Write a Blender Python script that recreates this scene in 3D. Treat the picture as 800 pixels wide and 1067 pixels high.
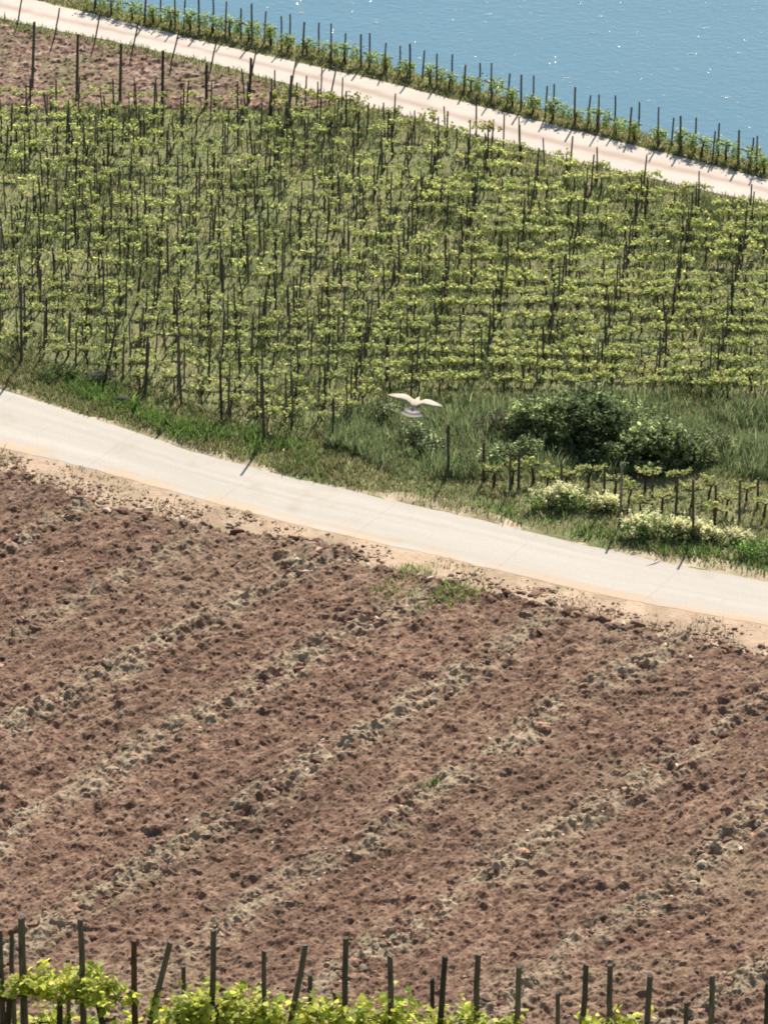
import bpy, math, random
import numpy as np

# ------------------------------------------------------------------ scene, camera, light
scene = bpy.context.scene
for o in list(bpy.data.objects):
    bpy.data.objects.remove(o)
R = math.radians
COL = scene.collection

DEP = R(25.0)                      # the lens looks 25 degrees down
CAMH = 84.52
CAMY = -181.26
FPX = 6000.0                       # focal length in photo pixels (800 wide)
CAM = np.array([0.0, CAMY, CAMH])
FWD = np.array([0.0, math.cos(DEP), -math.sin(DEP)])
UP = np.array([0.0, math.sin(DEP), math.cos(DEP)])
RIGHT = np.array([1.0, 0.0, 0.0])

cd = bpy.data.cameras.new('camera')
cam = bpy.data.objects.new('camera', cd)
COL.objects.link(cam)
cam.location = CAM
cam.rotation_euler = (R(90) - DEP, 0, 0)
cd.sensor_fit = 'HORIZONTAL'
cd.sensor_width = 36
cd.lens = 36 * FPX / 800
cd.clip_start = 1
cd.clip_end = 6000
scene.camera = cam

SUN_EL, SUN_AZ = R(43), R(14)      # ahead of the camera, a little to the right
world = bpy.data.worlds.new('World')
scene.world = world
world.use_nodes = True
wn = world.node_tree.nodes
bg = wn['Background']
sky = wn.new('ShaderNodeTexSky')
sky.sky_type = 'NISHITA'
sky.sun_disc = False
sky.sun_elevation = SUN_EL
sky.sun_rotation = SUN_AZ
world.node_tree.links.new(sky.outputs[0], bg.inputs[0])
bg.inputs[1].default_value = 0.085

sl = bpy.data.lights.new('sun', 'SUN')
sl.energy = 4.8
sl.angle = R(0.53)
sl.color = (1.0, 0.92, 0.78)
sun = bpy.data.objects.new('sun', sl)
COL.objects.link(sun)
sun.rotation_euler = (R(90) - SUN_EL, 0, R(180) - SUN_AZ)

vs = scene.view_settings
vs.view_transform = 'Standard'
vs.look = 'None'
vs.gamma = 1
vs.use_curve_mapping = False
vs.exposure = 1.02
scene.render.engine = 'CYCLES'
scene.cycles.max_bounces = 6
scene.cycles.transparent_max_bounces = 4
scene.cycles.filter_width = 1.9

rng = np.random.default_rng(7)
random.seed(7)


# ------------------------------------------------------------------ helpers
def ray(px, py):
    d = FWD * FPX + RIGHT * (px - 400) + UP * (533.5 - py)
    return d / np.linalg.norm(d)


def G(px, py, z=0.0):
    """point of the plane at height z that the photograph shows at (px, py)"""
    d = ray(px, py)
    return CAM + d * ((z - CAMH) / d[2])


def P(px, py, depth):
    d = FWD * FPX + RIGHT * (px - 400) + UP * (533.5 - py)
    return CAM + d / FPX * depth


def scale_at(p):
    return FPX / float(np.dot(np.asarray(p, float) - CAM, FWD))


def edge(points):
    """photo polyline on the flat ground -> function y(x)"""
    g = np.array([G(*p) for p in points])
    X, Y = g[:, 0], g[:, 1]
    s0 = (Y[1] - Y[0]) / (X[1] - X[0])
    s1 = (Y[-1] - Y[-2]) / (X[-1] - X[-2])
    s = (Y[-1] - Y[0]) / (X[-1] - X[0])
    X = np.concatenate([[X[0] - 60], X, [X[-1] + 60]])
    Y = np.concatenate([[Y[0] - 60 * s], Y, [Y[-1] + 60 * s]])
    return lambda x: np.interp(x, X, Y)


_tab = np.random.default_rng(3).random((256, 256))


def vnoise(x, y, seed=0):
    x = np.asarray(x, float) + seed * 17.31
    y = np.asarray(y, float) + seed * 9.77
    xi = np.floor(x).astype(int); yi = np.floor(y).astype(int)
    fx = x - xi; fy = y - yi
    fx = fx * fx * (3 - 2 * fx); fy = fy * fy * (3 - 2 * fy)
    a = _tab[xi & 255, yi & 255]; b = _tab[(xi + 1) & 255, yi & 255]
    c = _tab[xi & 255, (yi + 1) & 255]; d = _tab[(xi + 1) & 255, (yi + 1) & 255]
    return (a * (1 - fx) + b * fx) * (1 - fy) + (c * (1 - fx) + d * fx) * fy


def fbm(x, y, oct=4, seed=0):
    s = 0; a = 0.5; t = 0
    for k in range(oct):
        s = s + a * vnoise(x * 2 ** k, y * 2 ** k, seed + k * 3); t += a; a *= 0.5
    return s / t


def mesh_data(name, V, Fs, mat, cols=None, smooth=False, midx=None):
    """V (n,3); Fs list of (m,k) index arrays; cols (n,3) real colours of the points"""
    me = bpy.data.meshes.new(name)
    V = np.asarray(V, np.float32)
    if not isinstance(Fs, list):
        Fs = [Fs]
    Fs = [np.asarray(f, np.int32) for f in Fs if len(f)]
    me.vertices.add(len(V))
    me.vertices.foreach_set('co', V.ravel())
    loops = np.concatenate([f.ravel() for f in Fs])
    tot = np.concatenate([np.full(len(f), f.shape[1], np.int32) for f in Fs])
    start = np.concatenate([[0], np.cumsum(tot)[:-1]]).astype(np.int32)
    me.loops.add(len(loops))
    me.loops.foreach_set('vertex_index', loops)
    me.polygons.add(len(tot))
    me.polygons.foreach_set('loop_start', start)
    me.polygons.foreach_set('loop_total', tot)
    if midx is not None:
        me.polygons.foreach_set('material_index', np.asarray(midx, np.int32))
    me.polygons.foreach_set('use_smooth', np.full(len(tot), smooth))
    if cols is not None:
        at = me.color_attributes.new('Col', 'FLOAT_COLOR', 'POINT')
        c4 = np.ones((len(V), 4), np.float32)
        c4[:, :3] = cols
        at.data.foreach_set('color', c4.ravel())
    for m in (mat if isinstance(mat, (list, tuple)) else [mat]):
        me.materials.append(m)
    me.update(calc_edges=True)
    me.validate()
    return me


def link(name, me, parent=None, loc=None):
    o = bpy.data.objects.new(name, me)
    COL.objects.link(o)
    if parent is not None:
        o.parent = parent
    if loc is not None:
        o.location = loc
    return o


def tag(o, label, cat=None, group=None, kind=None):
    if label: o['label'] = label
    if cat: o['category'] = cat
    if group: o['group'] = group
    if kind: o['kind'] = kind
    return o


class MB:
    """collects shapes into one mesh"""
    def __init__(s):
        s.V = []; s.C = []; s.F = {}; s.n = 0

    def add(s, V, F, c=(.5, .5, .5)):
        V = np.asarray(V, float)
        F = np.asarray(F, int)
        s.V.append(V)
        C = np.asarray(c, float)
        s.C.append(np.broadcast_to(C, (len(V), 3)))
        s.F.setdefault(F.shape[1], []).append(F + s.n)
        s.n += len(V)

    def tube(s, pts, rads, c, n=7, cap=True):
        pts = np.asarray(pts, float)
        V = []
        for i, p in enumerate(pts):
            t = pts[min(i + 1, len(pts) - 1)] - pts[max(i - 1, 0)]
            t = t / (np.linalg.norm(t) + 1e-9)
            a = np.cross(t, [0.31, 0.95, 0.05] if abs(t[1]) < .9 else [1, 0, 0]); a /= np.linalg.norm(a)
            b = np.cross(t, a)
            for k in range(n):
                w = 2 * math.pi * k / n
                V.append(p + rads[i] * (math.cos(w) * a + math.sin(w) * b))
        F = []
        for i in range(len(pts) - 1):
            for k in range(n):
                k2 = (k + 1) % n
                F.append((i * n + k, i * n + k2, (i + 1) * n + k2, (i + 1) * n + k))
        base = s.n
        s.add(V, F, c)
        if cap:
            m = len(pts) - 1
            s.F.setdefault(n, []).append(np.array([[base + m * n + k for k in range(n)], [base + n - 1 - k for k in range(n)]]))

    def mesh(s, name, mat, smooth=False):
        return mesh_data(name, np.concatenate(s.V), [np.concatenate(f) for f in s.F.values()], mat, np.concatenate(s.C), smooth)


def rand_rot(n, up=0.0, g=rng):
    """n random frames (a, b) ; up > 0 turns the leaf normals towards the sky"""
    nm = g.normal(size=(n, 3)); nm[:, 2] = np.abs(nm[:, 2]) + up
    nm /= np.linalg.norm(nm, axis=1, keepdims=True)
    a = np.cross(nm, g.normal(size=(n, 3))); a /= np.linalg.norm(a, axis=1, keepdims=True)
    return a, np.cross(nm, a), nm


LEAF4 = np.array([[-.5, 0, 0], [.05, -.42, .08], [.55, 0, -.06], [.05, .42, .08]])
LEAF7 = np.array([[-.42, 0, 0], [-.3, -.42, .03], [.12, -.5, .08], [.2, -.24, 0], [.58, 0, -.1], [.2, .24, 0], [.12, .5, .08], [-.3, .42, .03]])


def leaves(centres, size, cols, up=0.5, shape=LEAF4, g=rng):
    n = len(centres)
    a, b, nm = rand_rot(n, up, g)
    k = len(shape)
    size = np.broadcast_to(np.asarray(size, float), (n,))
    V = (centres[:, None, :] + size[:, None, None] * (shape[None, :, 0:1] * a[:, None, :] + shape[None, :, 1:2] * b[:, None, :] + shape[None, :, 2:3] * nm[:, None, :]))
    F = np.arange(n * k).reshape(n, k)
    C = np.repeat(cols, k, axis=0)
    return V.reshape(-1, 3), F, C


def mixcol(n, base, var=0.25, alt=None, pa=0.3, g=rng):
    c = np.tile(np.asarray(base, float), (n, 1))
    if alt is not None:
        m = g.random(n) < pa
        c[m] = alt
    c *= np.exp(g.normal(0, var, (n, 1)))
    c *= np.exp(g.normal(0, var * .14, (n, 3)))
    return c


# ------------------------------------------------------------------ materials
def nmat(name):
    m = bpy.data.materials.new(name)
    m.use_nodes = True
    return m, m.node_tree.nodes, m.node_tree.links, m.node_tree.nodes['Principled BSDF']


def vcol_mat(name, rough=0.9, trans=0.0, transcol=1.6, noise=0.0, nscale=4.0, spec=0.2, bump=0.0, bscale=20):
    m, N, L, b = nmat(name)
    a = N.new('ShaderNodeVertexColor'); a.layer_name = 'Col'
    out = a.outputs[0]
    if noise:
        tc = N.new('ShaderNodeTexCoord')
        t = N.new('ShaderNodeTexNoise'); t.inputs['Scale'].default_value = nscale; t.inputs['Detail'].default_value = 6
        L.new(tc.outputs['Object'], t.inputs['Vector'])
        mr = N.new('ShaderNodeMapRange'); mr.inputs[1].default_value = .3; mr.inputs[2].default_value = .7
        mr.inputs[3].default_value = 1 - noise; mr.inputs[4].default_value = 1 + noise
        L.new(t.outputs[0], mr.inputs[0])
        mx = N.new('ShaderNodeVectorMath'); mx.operation = 'SCALE'
        L.new(out, mx.inputs[0]); L.new(mr.outputs[0], mx.inputs['Scale'])
        out = mx.outputs[0]
    L.new(out, b.inputs['Base Color'])
    b.inputs['Roughness'].default_value = rough
    b.inputs['Specular IOR Level'].default_value = spec
    if bump:
        tc = N.new('ShaderNodeTexCoord')
        t = N.new('ShaderNodeTexNoise'); t.inputs['Scale'].default_value = bscale; t.inputs['Detail'].default_value = 5
        L.new(tc.outputs['Object'], t.inputs['Vector'])
        bp = N.new('ShaderNodeBump'); bp.inputs['Strength'].default_value = bump; bp.inputs['Distance'].default_value = 0.05
        L.new(t.outputs[0], bp.inputs['Height']); L.new(bp.outputs[0], b.inputs['Normal'])
    if trans:
        tr = N.new('ShaderNodeBsdfTranslucent')
        sc = N.new('ShaderNodeVectorMath'); sc.operation = 'SCALE'; sc.inputs['Scale'].default_value = transcol
        L.new(out, sc.inputs[0]); L.new(sc.outputs[0], tr.inputs[0])
        ms = N.new('ShaderNodeMixShader'); ms.inputs[0].default_value = trans
        L.new(b.outputs[0], ms.inputs[1]); L.new(tr.outputs[0], ms.inputs[2])
        L.new(ms.outputs[0], N['Material Output'].inputs[0])
    return m


M_LEAF = vcol_mat('young_vine_leaf', .6, .5, 1.45, spec=.35)
M_DARKLEAF = vcol_mat('shrub_leaf', .65, .45, 1.5, spec=.18)
M_GRASS = vcol_mat('grass_blade', .7, .3, 1.5)
M_FLOWER = vcol_mat('cream_blossom', .8, .3, 1.0)
M_WOOD = vcol_mat('weathered_stake_wood', .85, noise=.5, nscale=9)
for nd in list(M_WOOD.node_tree.nodes):
    if nd.type == 'TEX_NOISE':
        mp_ = M_WOOD.node_tree.nodes.new('ShaderNodeMapping'); mp_.inputs['Scale'].default_value = (5, 5, .5)
        M_WOOD.node_tree.links.new(nd.inputs['Vector'].links[0].from_socket, mp_.inputs[0])
        M_WOOD.node_tree.links.new(mp_.outputs[0], nd.inputs['Vector'])
M_BARK = vcol_mat('vine_bark', .9, noise=.3, nscale=14)
M_SOIL = vcol_mat('ploughed_soil', .95, noise=.22, nscale=7, spec=.1, bump=.5, bscale=16)
M_CLOD = vcol_mat('soil_clod', .95, noise=.2, nscale=11, spec=.1, bump=.4, bscale=24)
M_GROUND = vcol_mat('grassy_ground', .95, noise=.3, nscale=5, spec=.1, bump=.8, bscale=7)
M_ROAD = vcol_mat('worn_concrete', .9, noise=.06, nscale=1.6, spec=.2, bump=.12, bscale=30)

def add_joints(m):
    # narrow weathered joints between the cast slabs of the lane
    N, L = m.node_tree.nodes, m.node_tree.links
    b = N['Principled BSDF']
    src = b.inputs['Base Color'].links[0].from_socket
    tc = N.new('ShaderNodeTexCoord')
    dt = N.new('ShaderNodeVectorMath'); dt.operation = 'DOT_PRODUCT'; dt.inputs[1].default_value = (.88 / 5.5, -.47 / 5.5, 0)
    L.new(tc.outputs['Object'], dt.inputs[0])
    fr = N.new('ShaderNodeMath'); fr.operation = 'FRACT'; L.new(dt.outputs['Value'], fr.inputs[0])
    lt = N.new('ShaderNodeMath'); lt.operation = 'LESS_THAN'; lt.inputs[1].default_value = .0085; L.new(fr.outputs[0], lt.inputs[0])
    cr = N.new('ShaderNodeTexVoronoi'); cr.feature = 'DISTANCE_TO_EDGE'; cr.inputs['Scale'].default_value = .33
    nz = N.new('ShaderNodeTexNoise'); nz.inputs['Scale'].default_value = 1.3; nz.inputs['Detail'].default_value = 5
    L.new(tc.outputs['Object'], nz.inputs['Vector'])
    mixv = N.new('ShaderNodeVectorMath'); mixv.operation = 'ADD'
    L.new(tc.outputs['Object'], mixv.inputs[0]); L.new(nz.outputs['Color'], mixv.inputs[1]); L.new(mixv.outputs[0], cr.inputs['Vector'])
    l2 = N.new('ShaderNodeMath'); l2.operation = 'LESS_THAN'; l2.inputs[1].default_value = .006; L.new(cr.outputs['Distance'], l2.inputs[0])
    h = N.new('ShaderNodeMath'); h.operation = 'MULTIPLY_ADD'; h.inputs[1].default_value = .35; L.new(l2.outputs[0], h.inputs[0]); L.new(lt.outputs[0], h.inputs[2])
    mr = N.new('ShaderNodeMapRange'); mr.inputs[3].default_value = 1; mr.inputs[4].default_value = .90; L.new(h.outputs[0], mr.inputs[0])
    sc = N.new('ShaderNodeVectorMath'); sc.operation = 'SCALE'
    L.new(src, sc.inputs[0]); L.new(mr.outputs[0], sc.inputs['Scale']); L.new(sc.outputs[0], b.inputs['Base Color'])


M_LANE = vcol_mat('cast_concrete', .9, noise=.07, nscale=16, spec=.2, bump=.15, bscale=30)
add_joints(M_LANE)
M_SAND = vcol_mat('sandy_shoulder', .95, noise=.14, nscale=4.0, spec=.1, bump=.6, bscale=9)
M_BIRD = vcol_mat('pale_plumage', .8, .15, 1.0)


def water_mat():
    m, N, L, b = nmat('river_water')
    b.inputs['Base Color'].default_value = (.044, .122, .170, 1)
    b.inputs['Roughness'].default_value = .06
    b.inputs['IOR'].default_value = 1.33
    tc = N.new('ShaderNodeTexCoord')
    mp = N.new('ShaderNodeMapping'); mp.inputs['Rotation'].default_value = (0, 0, R(-25)); mp.inputs['Scale'].default_value = (1.1, 1.5, 1)
    L.new(tc.outputs['Object'], mp.inputs[0])
    t1 = N.new('ShaderNodeTexNoise'); t1.inputs['Scale'].default_value = 2.2; t1.inputs['Detail'].default_value = 7; t1.inputs['Roughness'].default_value = .6
    t2 = N.new('ShaderNodeTexNoise'); t2.inputs['Scale'].default_value = .07; t2.inputs['Detail'].default_value = 3
    L.new(mp.outputs[0], t1.inputs['Vector']); L.new(mp.outputs[0], t2.inputs['Vector'])
    ad = N.new('ShaderNodeMath'); ad.operation = 'MULTIPLY_ADD'; ad.inputs[1].default_value = 2.0
    L.new(t2.outputs[0], ad.inputs[0]); L.new(t1.outputs[0], ad.inputs[2])
    bp = N.new('ShaderNodeBump'); bp.inputs['Strength'].default_value = .30; bp.inputs['Distance'].default_value = .10
    t3 = N.new('ShaderNodeTexNoise'); t3.inputs['Scale'].default_value = 1.45; t3.inputs['Detail'].default_value = 2
    L.new(mp.outputs[0], t3.inputs['Vector'])
    p3 = N.new('ShaderNodeMapRange'); p3.inputs[1].default_value = .685; p3.inputs[2].default_value = .80; p3.inputs[3].default_value = 0; p3.inputs[4].default_value = 3.0
    L.new(t3.outputs[0], p3.inputs[0])
    a3 = N.new('ShaderNodeMath'); a3.operation = 'ADD'
    L.new(ad.outputs[0], a3.inputs[0]); L.new(p3.outputs[0], a3.inputs[1])
    L.new(a3.outputs[0], bp.inputs['Height']); L.new(bp.outputs[0], b.inputs['Normal'])
    return m


M_WATER = water_mat()

# ------------------------------------------------------------------ lines of the landscape
far_up = edge([(60, 5), (200, 40), (400, 85), (600, 136), (800, 187)])
far_lo = edge([(0, 19), (200, 60), (400, 115), (600, 168), (800, 213)])
shore = edge([(150, 24), (251, 42), (332, 60), (417, 80), (500, 101), (577, 126), (666, 147), (789, 178)])
road_up = edge([(0, 405), (100, 437), (200, 470), (300, 497), (400, 520), (500, 542), (600, 566), (700, 588), (800, 607)])
road_lo = edge([(0, 466), (100, 490), (200, 518), (300, 545), (400, 567), (500, 590), (600, 614), (700, 634), (800, 652)])
field_up = edge([(0, 486), (60, 507), (130, 532), (250, 548), (300, 562), (400, 590), (480, 606), (560, 624), (640, 648), (720, 668), (800, 679)])
vine_lo = edge([(0, 375), (80, 395), (150, 412), (190, 424), (275, 462), (350, 455), (400, 420), (520, 416), (640, 416), (800, 422)])
vine_up = edge([(0, 112), (150, 110), (290, 112), (330, 112), (400, 126), (600, 178), (800, 223)])


def hill(y):
    return np.interp(y, [-260, -181, -165, -150, -130, -115, -108.5, -104, -80, -45, -37.5, -36], [124, 82.6, 73, 63.8, 53, 45.6, 41.2, 37, 22, 2, 0.2, 0])


def terrain(x, y):
    f = np.clip((-60 - y) / 40, 0, 1)
    return hill(y) - 0.085 * x * f


# ground: one sheet from the hill behind the camera to the river's edge
xs = np.concatenate([np.linspace(-320, -30, 30), np.arange(-28, 28.1, .5), np.linspace(30, 320, 30)])


def shore_wide(x):
    xc = np.clip(x, -40, 30)
    return shore(xc) + np.where(x < -40, -(x + 40) * .25, 0) - np.where(x > 30, (x - 30) * .08, 0) + .8


vs_ = np.concatenate([np.linspace(0, .62, 60), np.linspace(.63, 1.0, 190)])
X, T = np.meshgrid(xs, vs_)
SY = shore_wide(X)
Y = -260 + (SY + 260) * T
Z = terrain(X, Y)
ex = np.array([[.35, -.35], [1.6, -1.8], [4.5, -4.6], [9, -6]])
for dy, z in ex:
    X = np.vstack([X, xs]); Y = np.vstack([Y, shore_wide(xs) + dy]); Z = np.vstack([Z, np.full(len(xs), z)])
nr, nc = X.shape
idx = np.arange(nr * nc).reshape(nr, nc)
F = np.stack([idx[:-1, :-1], idx[:-1, 1:], idx[1:, 1:], idx[1:, :-1]], -1).reshape(-1, 4)
n1 = fbm(X * .5, Y * .35, 4, 1).ravel()[:, None]
n2 = fbm(X * 1.7, Y * 1.3, 3, 5).ravel()[:, None]
dry = np.array([.19, .175, .09]); olive = np.array([.09, .12, .045]); brown = np.array([.13, .095, .06])
gc = dry * n1 + olive * (1 - n1)
gc = gc * (1 - .5 * np.clip(n2 * 2 - .9, 0, 1)) + brown * .5 * np.clip(n2 * 2 - .9, 0, 1)
strip = (Y > shore(X) - 1.6).ravel()[:, None]
gc = np.where(strip, gc * .5 + np.array([.22, .19, .10]) * .5, gc)
ground = link('ground', mesh_data('ground', np.stack([X, Y, Z], -1).reshape(-1, 3), F, M_GROUND, gc, True))
tag(ground, 'olive and straw coloured earth under the vines and verges', None, None, 'structure')

# river
w = 3000
river = link('river', mesh_data('river', [(-w, -200, -3.4), (w, -200, -3.4), (w, w, -3.4), (-w, w, -3.4)], np.array([[0, 1, 2, 3]]), M_WATER))
tag(river, 'rippled blue river water with a few glints of sun', None, None, 'structure')


def ribbon(name, lo, up, z, mat, colf, label, jit=.06, nv=14, x0=-120, x1=120):
    xs = np.concatenate([np.arange(x0, -30, 2.0), np.arange(-30, 30, .12), np.arange(30, x1, 2.0)])
    t = np.linspace(0, 1, nv)
    X, T = np.meshgrid(xs, t)
    a = lo(xs) + (fbm(xs * 1.5, xs * 0 + z * 99, 4, 11) - .5) * jit * 6
    b = up(xs) + (fbm(xs * 1.5, xs * 0 + z * 99 + 50, 4, 12) - .5) * jit * 6
    Y = a[None] * (1 - T) + b[None] * T
    c = colf(X, Y, T)
    nr, nc = X.shape
    idx = np.arange(nr * nc).reshape(nr, nc)
    F = np.stack([idx[:-1, :-1], idx[:-1, 1:], idx[1:, 1:], idx[1:, :-1]], -1).reshape(-1, 4)
    o = link(name, mesh_data(name, np.stack([X, Y, X * 0 + z], -1).reshape(-1, 3), F, mat, c.reshape(-1, 3), True))
    return tag(o, label, None, None, 'structure')


def lerp3(a, b, t):
    return np.asarray(a) * (1 - t[..., None]) + np.asarray(b) * t[..., None]


def shoulder_col(X, Y, T):
    n = fbm(X * .9, Y * .9, 4, 21)
    c = lerp3((.40, .30, .215), (.30, .225, .16), np.clip(n * 2 - .5, 0, 1))
    c = c * (.80 + .4 * fbm(X * .3, T * 14, 4, 23))[..., None]
    c = lerp3(c, (.22, .15, .11), np.clip(fbm(X * 1.6, Y * 2.2, 4, 27) * 4 - 1.8, 0, 1) * np.clip(1.25 - T, 0, 1) * .8)
    g = np.clip(fbm(X * 1.4, Y * 1.2, 4, 25) * 3 - 1.65, 0, 1)
    return lerp3(c, (.14, .13, .06), 0 * g + 0) * (1 - g[..., None] * .5) + np.array((.14, .13, .06)) * g[..., None] * .5


ribbon('sandy_shoulder', lambda x: field_up(x) - 1.4, lambda x: road_lo(x) + .25, .006, M_SAND, shoulder_col,
       'sandy pinkish shoulder between the pale lane and the ploughed field', .12)


def road_col(X, Y, T):
    n = fbm(X * .22, T * 5, 4, 31)
    c = lerp3((.325, .30, .265), (.375, .347, .31), n)
    e = np.clip((.24 - T) / .2, 0, 1) * np.clip(fbm(X * .8, Y * .8, 3, 37) * 3 - .8, 0, 1)
    c = lerp3(c, (.40, .30, .21), np.clip(e, 0, 1))
    k = fbm(X * .12, T * 13, 3, 43)                     # wheel-worn streaks along the lane
    d = np.clip(fbm(X * 1.1, Y * 1.1, 4, 45) * 4 - 2.5, 0, 1)  # dried mud
    c = c * (.90 + .2 * k)[..., None]
    return lerp3(c, (.27, .205, .15), d * .35)


ribbon('field_lane', road_lo, road_up, .012, M_LANE, road_col, 'pale concrete farm lane crossing between the ploughed field and the vineyard', .035, 30)


def fringe_col(X, Y, T):
    n = fbm(X * 1.2, Y * 1.2, 4, 51)
    return lerp3((.42, .34, .25), (.17, .15, .08), np.clip(n * 2.2 - .5, 0, 1))


ribbon('gravel_fringe', road_up, lambda x: road_up(x) + .55 + .5 * np.sin(x * .7), .004, M_SAND, fringe_col,
       'crumbly gravel fringe along the upper edge of the lane', .12, 6)


def track_col(X, Y, T):
    n = fbm(X * .4, Y * .9, 4, 61)
    m = np.exp(-((T - .52 + .05 * np.sin(X * .3)) / .10) ** 2)
    c = lerp3((.43, .385, .34), (.38, .33, .29), n)
    return lerp3(c, (.31, .245, .205), np.clip(m * (.5 + n), 0, 1))


ribbon('river_track', far_lo, far_up, .012, M_ROAD, track_col, 'pale pinkish two-rut track running along the river bank', .05, 26)

# ------------------------------------------------------------------ the ploughed field
BANDS = [
    [(0, 665), (110, 612), (210, 565)],
    [(65, 720), (125, 703), (200, 650), (260, 625)],
    [(5, 870), (90, 835), (175, 780), (240, 737), (310, 690), (375, 640)],
    [(55, 932), (160, 900), (270, 840), (330, 805), (400, 765), (465, 710)],
    [(175, 985), (285, 945), (390, 880), (460, 828), (590, 745), (665, 688)],
    [(400, 960), (475, 948), (595, 880), (670, 838), (745, 760), (790, 708)],
    [(640, 960), (710, 935), (795, 870)],
]
dirs = []
for b in BANDS[2:6]:
    g = np.array([G(*p) for p in b]); d = g[-1] - g[0]; dirs.append(d[:2] / np.linalg.norm(d[:2]))
FD = np.mean(dirs, 0); FD /= np.linalg.norm(FD)
FN = np.array([-FD[1], FD[0]])
BU = [float(np.mean([np.dot(G(*p)[:2], FN) for p in b])) for b in BANDS]
BU = sorted(BU)
sp = (BU[-1] - BU[0]) / (len(BU) - 1)
BU = [BU[0] - sp * k for k in range(9, 0, -1)] + BU + [BU[-1] + sp * k for k in range(1, 9)]
BU = np.array(BU)


def band(x, y):
    """closeness to a lumpy furrow line, and position along it"""
    u = x * FN[0] + y * FN[1]
    s = x * FD[0] + y * FD[1]
    u = u + (fbm(s * .25, u * .2, 3, 71) - .5) * 1.5
    k = np.searchsorted(BU, u).clip(1, len(BU) - 1)
    d = np.minimum(np.abs(u - BU[k - 1]), np.abs(u - BU[k]))
    wd = .28 + .62 * fbm(s * .3, u * .15, 3, 75)
    br = np.clip(fbm(s * .45, u * .5, 3, 77) * 3.2 - .6, .45, 1)
    return np.exp(-(d / wd) ** 2) * br, u, s


def field_mask(x, y):
    e = field_up(x) + (fbm(x * .8, y * .8, 4, 81) - .5) * 2.0
    return np.clip((e - y) / .5, 0, 1)


xs = np.concatenate([np.arange(-44, -15, .5), np.arange(-15, 15, .055), np.arange(15, 44, .5)])
ys = np.arange(-39, 24, .085)
X, Y = np.meshgrid(xs, ys)
B, U, S = band(X, Y)
lump = fbm(S * 2.0, U * 3.8, 4, 91)
fine = fbm(X * 4.5, Y * 6.5, 3, 95)
blk = np.clip(fbm(X * 1.5, Y * 2.3, 3, 93) * 5 - 2.6, 0, 1) * (.35 + .65 * vnoise(X * .35, Y * .35, 94))
ridge = 1 - np.abs(fbm(X * 1.8, Y * 1.8, 3, 97) * 2 - 1)
rows = (.5 + .5 * np.sin(U * 2 * math.pi / .62 + 3.0 * fbm(S * .4, U * .4, 2, 99))) * (.5 + fbm(S * .5, U * .8, 2, 98))
hgt = .05 + (lump - .5) * (.20 + .16 * B) + (fine - .5) * .14 + rows * .085 + blk * .11 + B * (.04 + (ridge - .55) * .34) + rng.normal(0, .013, X.shape)
mk = field_mask(X, Y)
Z = (hgt + .04) * mk - .18 * (1 - mk)
red = np.array([.136, .080, .056]); grey = np.array([.275, .218, .15]); pale = np.array([.26, .178, .125]); dark = np.array([.085, .054, .041])
n = fbm(X * .8, Y * .8, 4, 101); n2 = fbm(S * 4, U * 6, 3, 105)
c = lerp3(red, pale, np.clip(n2 * 2.8 - 1.25, 0, 1) * .8)
c = lerp3(c, dark, np.clip(fbm(S * 2, U * 4, 3, 107) * 3 - 1.7, 0, 1) * .6)
c = lerp3(c, grey, np.clip(B * 1.9 * np.clip(fbm(X * 2.2, Y * 2.2, 4, 106) * 3 - 1.05, 0, 1), 0, .9))
c = c * (.80 + .40 * n)[..., None] * (.84 + .32 * fbm(S * .12, U * .9, 3, 108))[..., None]
c = lerp3(c, np.array([.26, .20, .135]), np.clip(fbm(X * .3, Y * .3, 3, 109) * 3 - 1.6, 0, 1) * .4)
nr, nc = X.shape
idx = np.arange(nr * nc).reshape(nr, nc)
F = np.stack([idx[:-1, :-1], idx[:-1, 1:], idx[1:, 1:], idx[1:, :-1]], -1).reshape(-1, 4)
keep = (mk.ravel()[F].max(1) > 0)
o = link('ploughed_field', mesh_data('ploughed_field', np.stack([X, Y, Z], -1).reshape(-1, 3), F[keep], M_SOIL, c.reshape(-1, 3), False))
tag(o, 'reddish brown ploughed field with lumpy greyish furrow lines', None, None, 'structure')

ICO_V = []
_p = (1 + 5 ** .5) / 2
for a in (-1, 1):
    for b in (-_p, _p):
        ICO_V += [(0, a, b), (a, b, 0), (b, 0, a)]
ICO_V = np.array(ICO_V); ICO_V /= np.linalg.norm(ICO_V[0])
ICO_F = []
for i in range(12):
    for j in range(i + 1, 12):
        for k in range(j + 1, 12):
            p = ICO_V[[i, j, k]]
            if max(np.linalg.norm(p[0] - p[1]), np.linalg.norm(p[1] - p[2]), np.linalg.norm(p[0] - p[2])) < 1.1:
                f = (i, j, k)
                if np.dot(np.cross(p[1] - p[0], p[2] - p[0]), p.sum(0)) < 0: f = (i, k, j)
                ICO_F.append(f)
ICO_F = np.array(ICO_F)


def lumps(cx, cy, cz, size, cols, flat=.7):
    n = len(cx)
    jit = 1 + rng.normal(0, .22, (n, 12, 1))
    V = ICO_V[None] * jit * size[:, None, None]
    a = rng.random(n) * 6.28
    ca, sa = np.cos(a)[:, None], np.sin(a)[:, None]
    st = 1 + rng.random((n, 1)) * .7
    x = V[..., 0] * st; y = V[..., 1]; z = V[..., 2] * flat
    Vx = x * ca - y * sa + cx[:, None]; Vy = x * sa + y * ca + cy[:, None]; Vz = z + cz[:, None]
    F = (ICO_F[None] + (np.arange(n) * 12)[:, None, None]).reshape(-1, 3)
    return np.stack([Vx, Vy, Vz], -1).reshape(-1, 3), F, np.repeat(cols, 12, 0)


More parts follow.
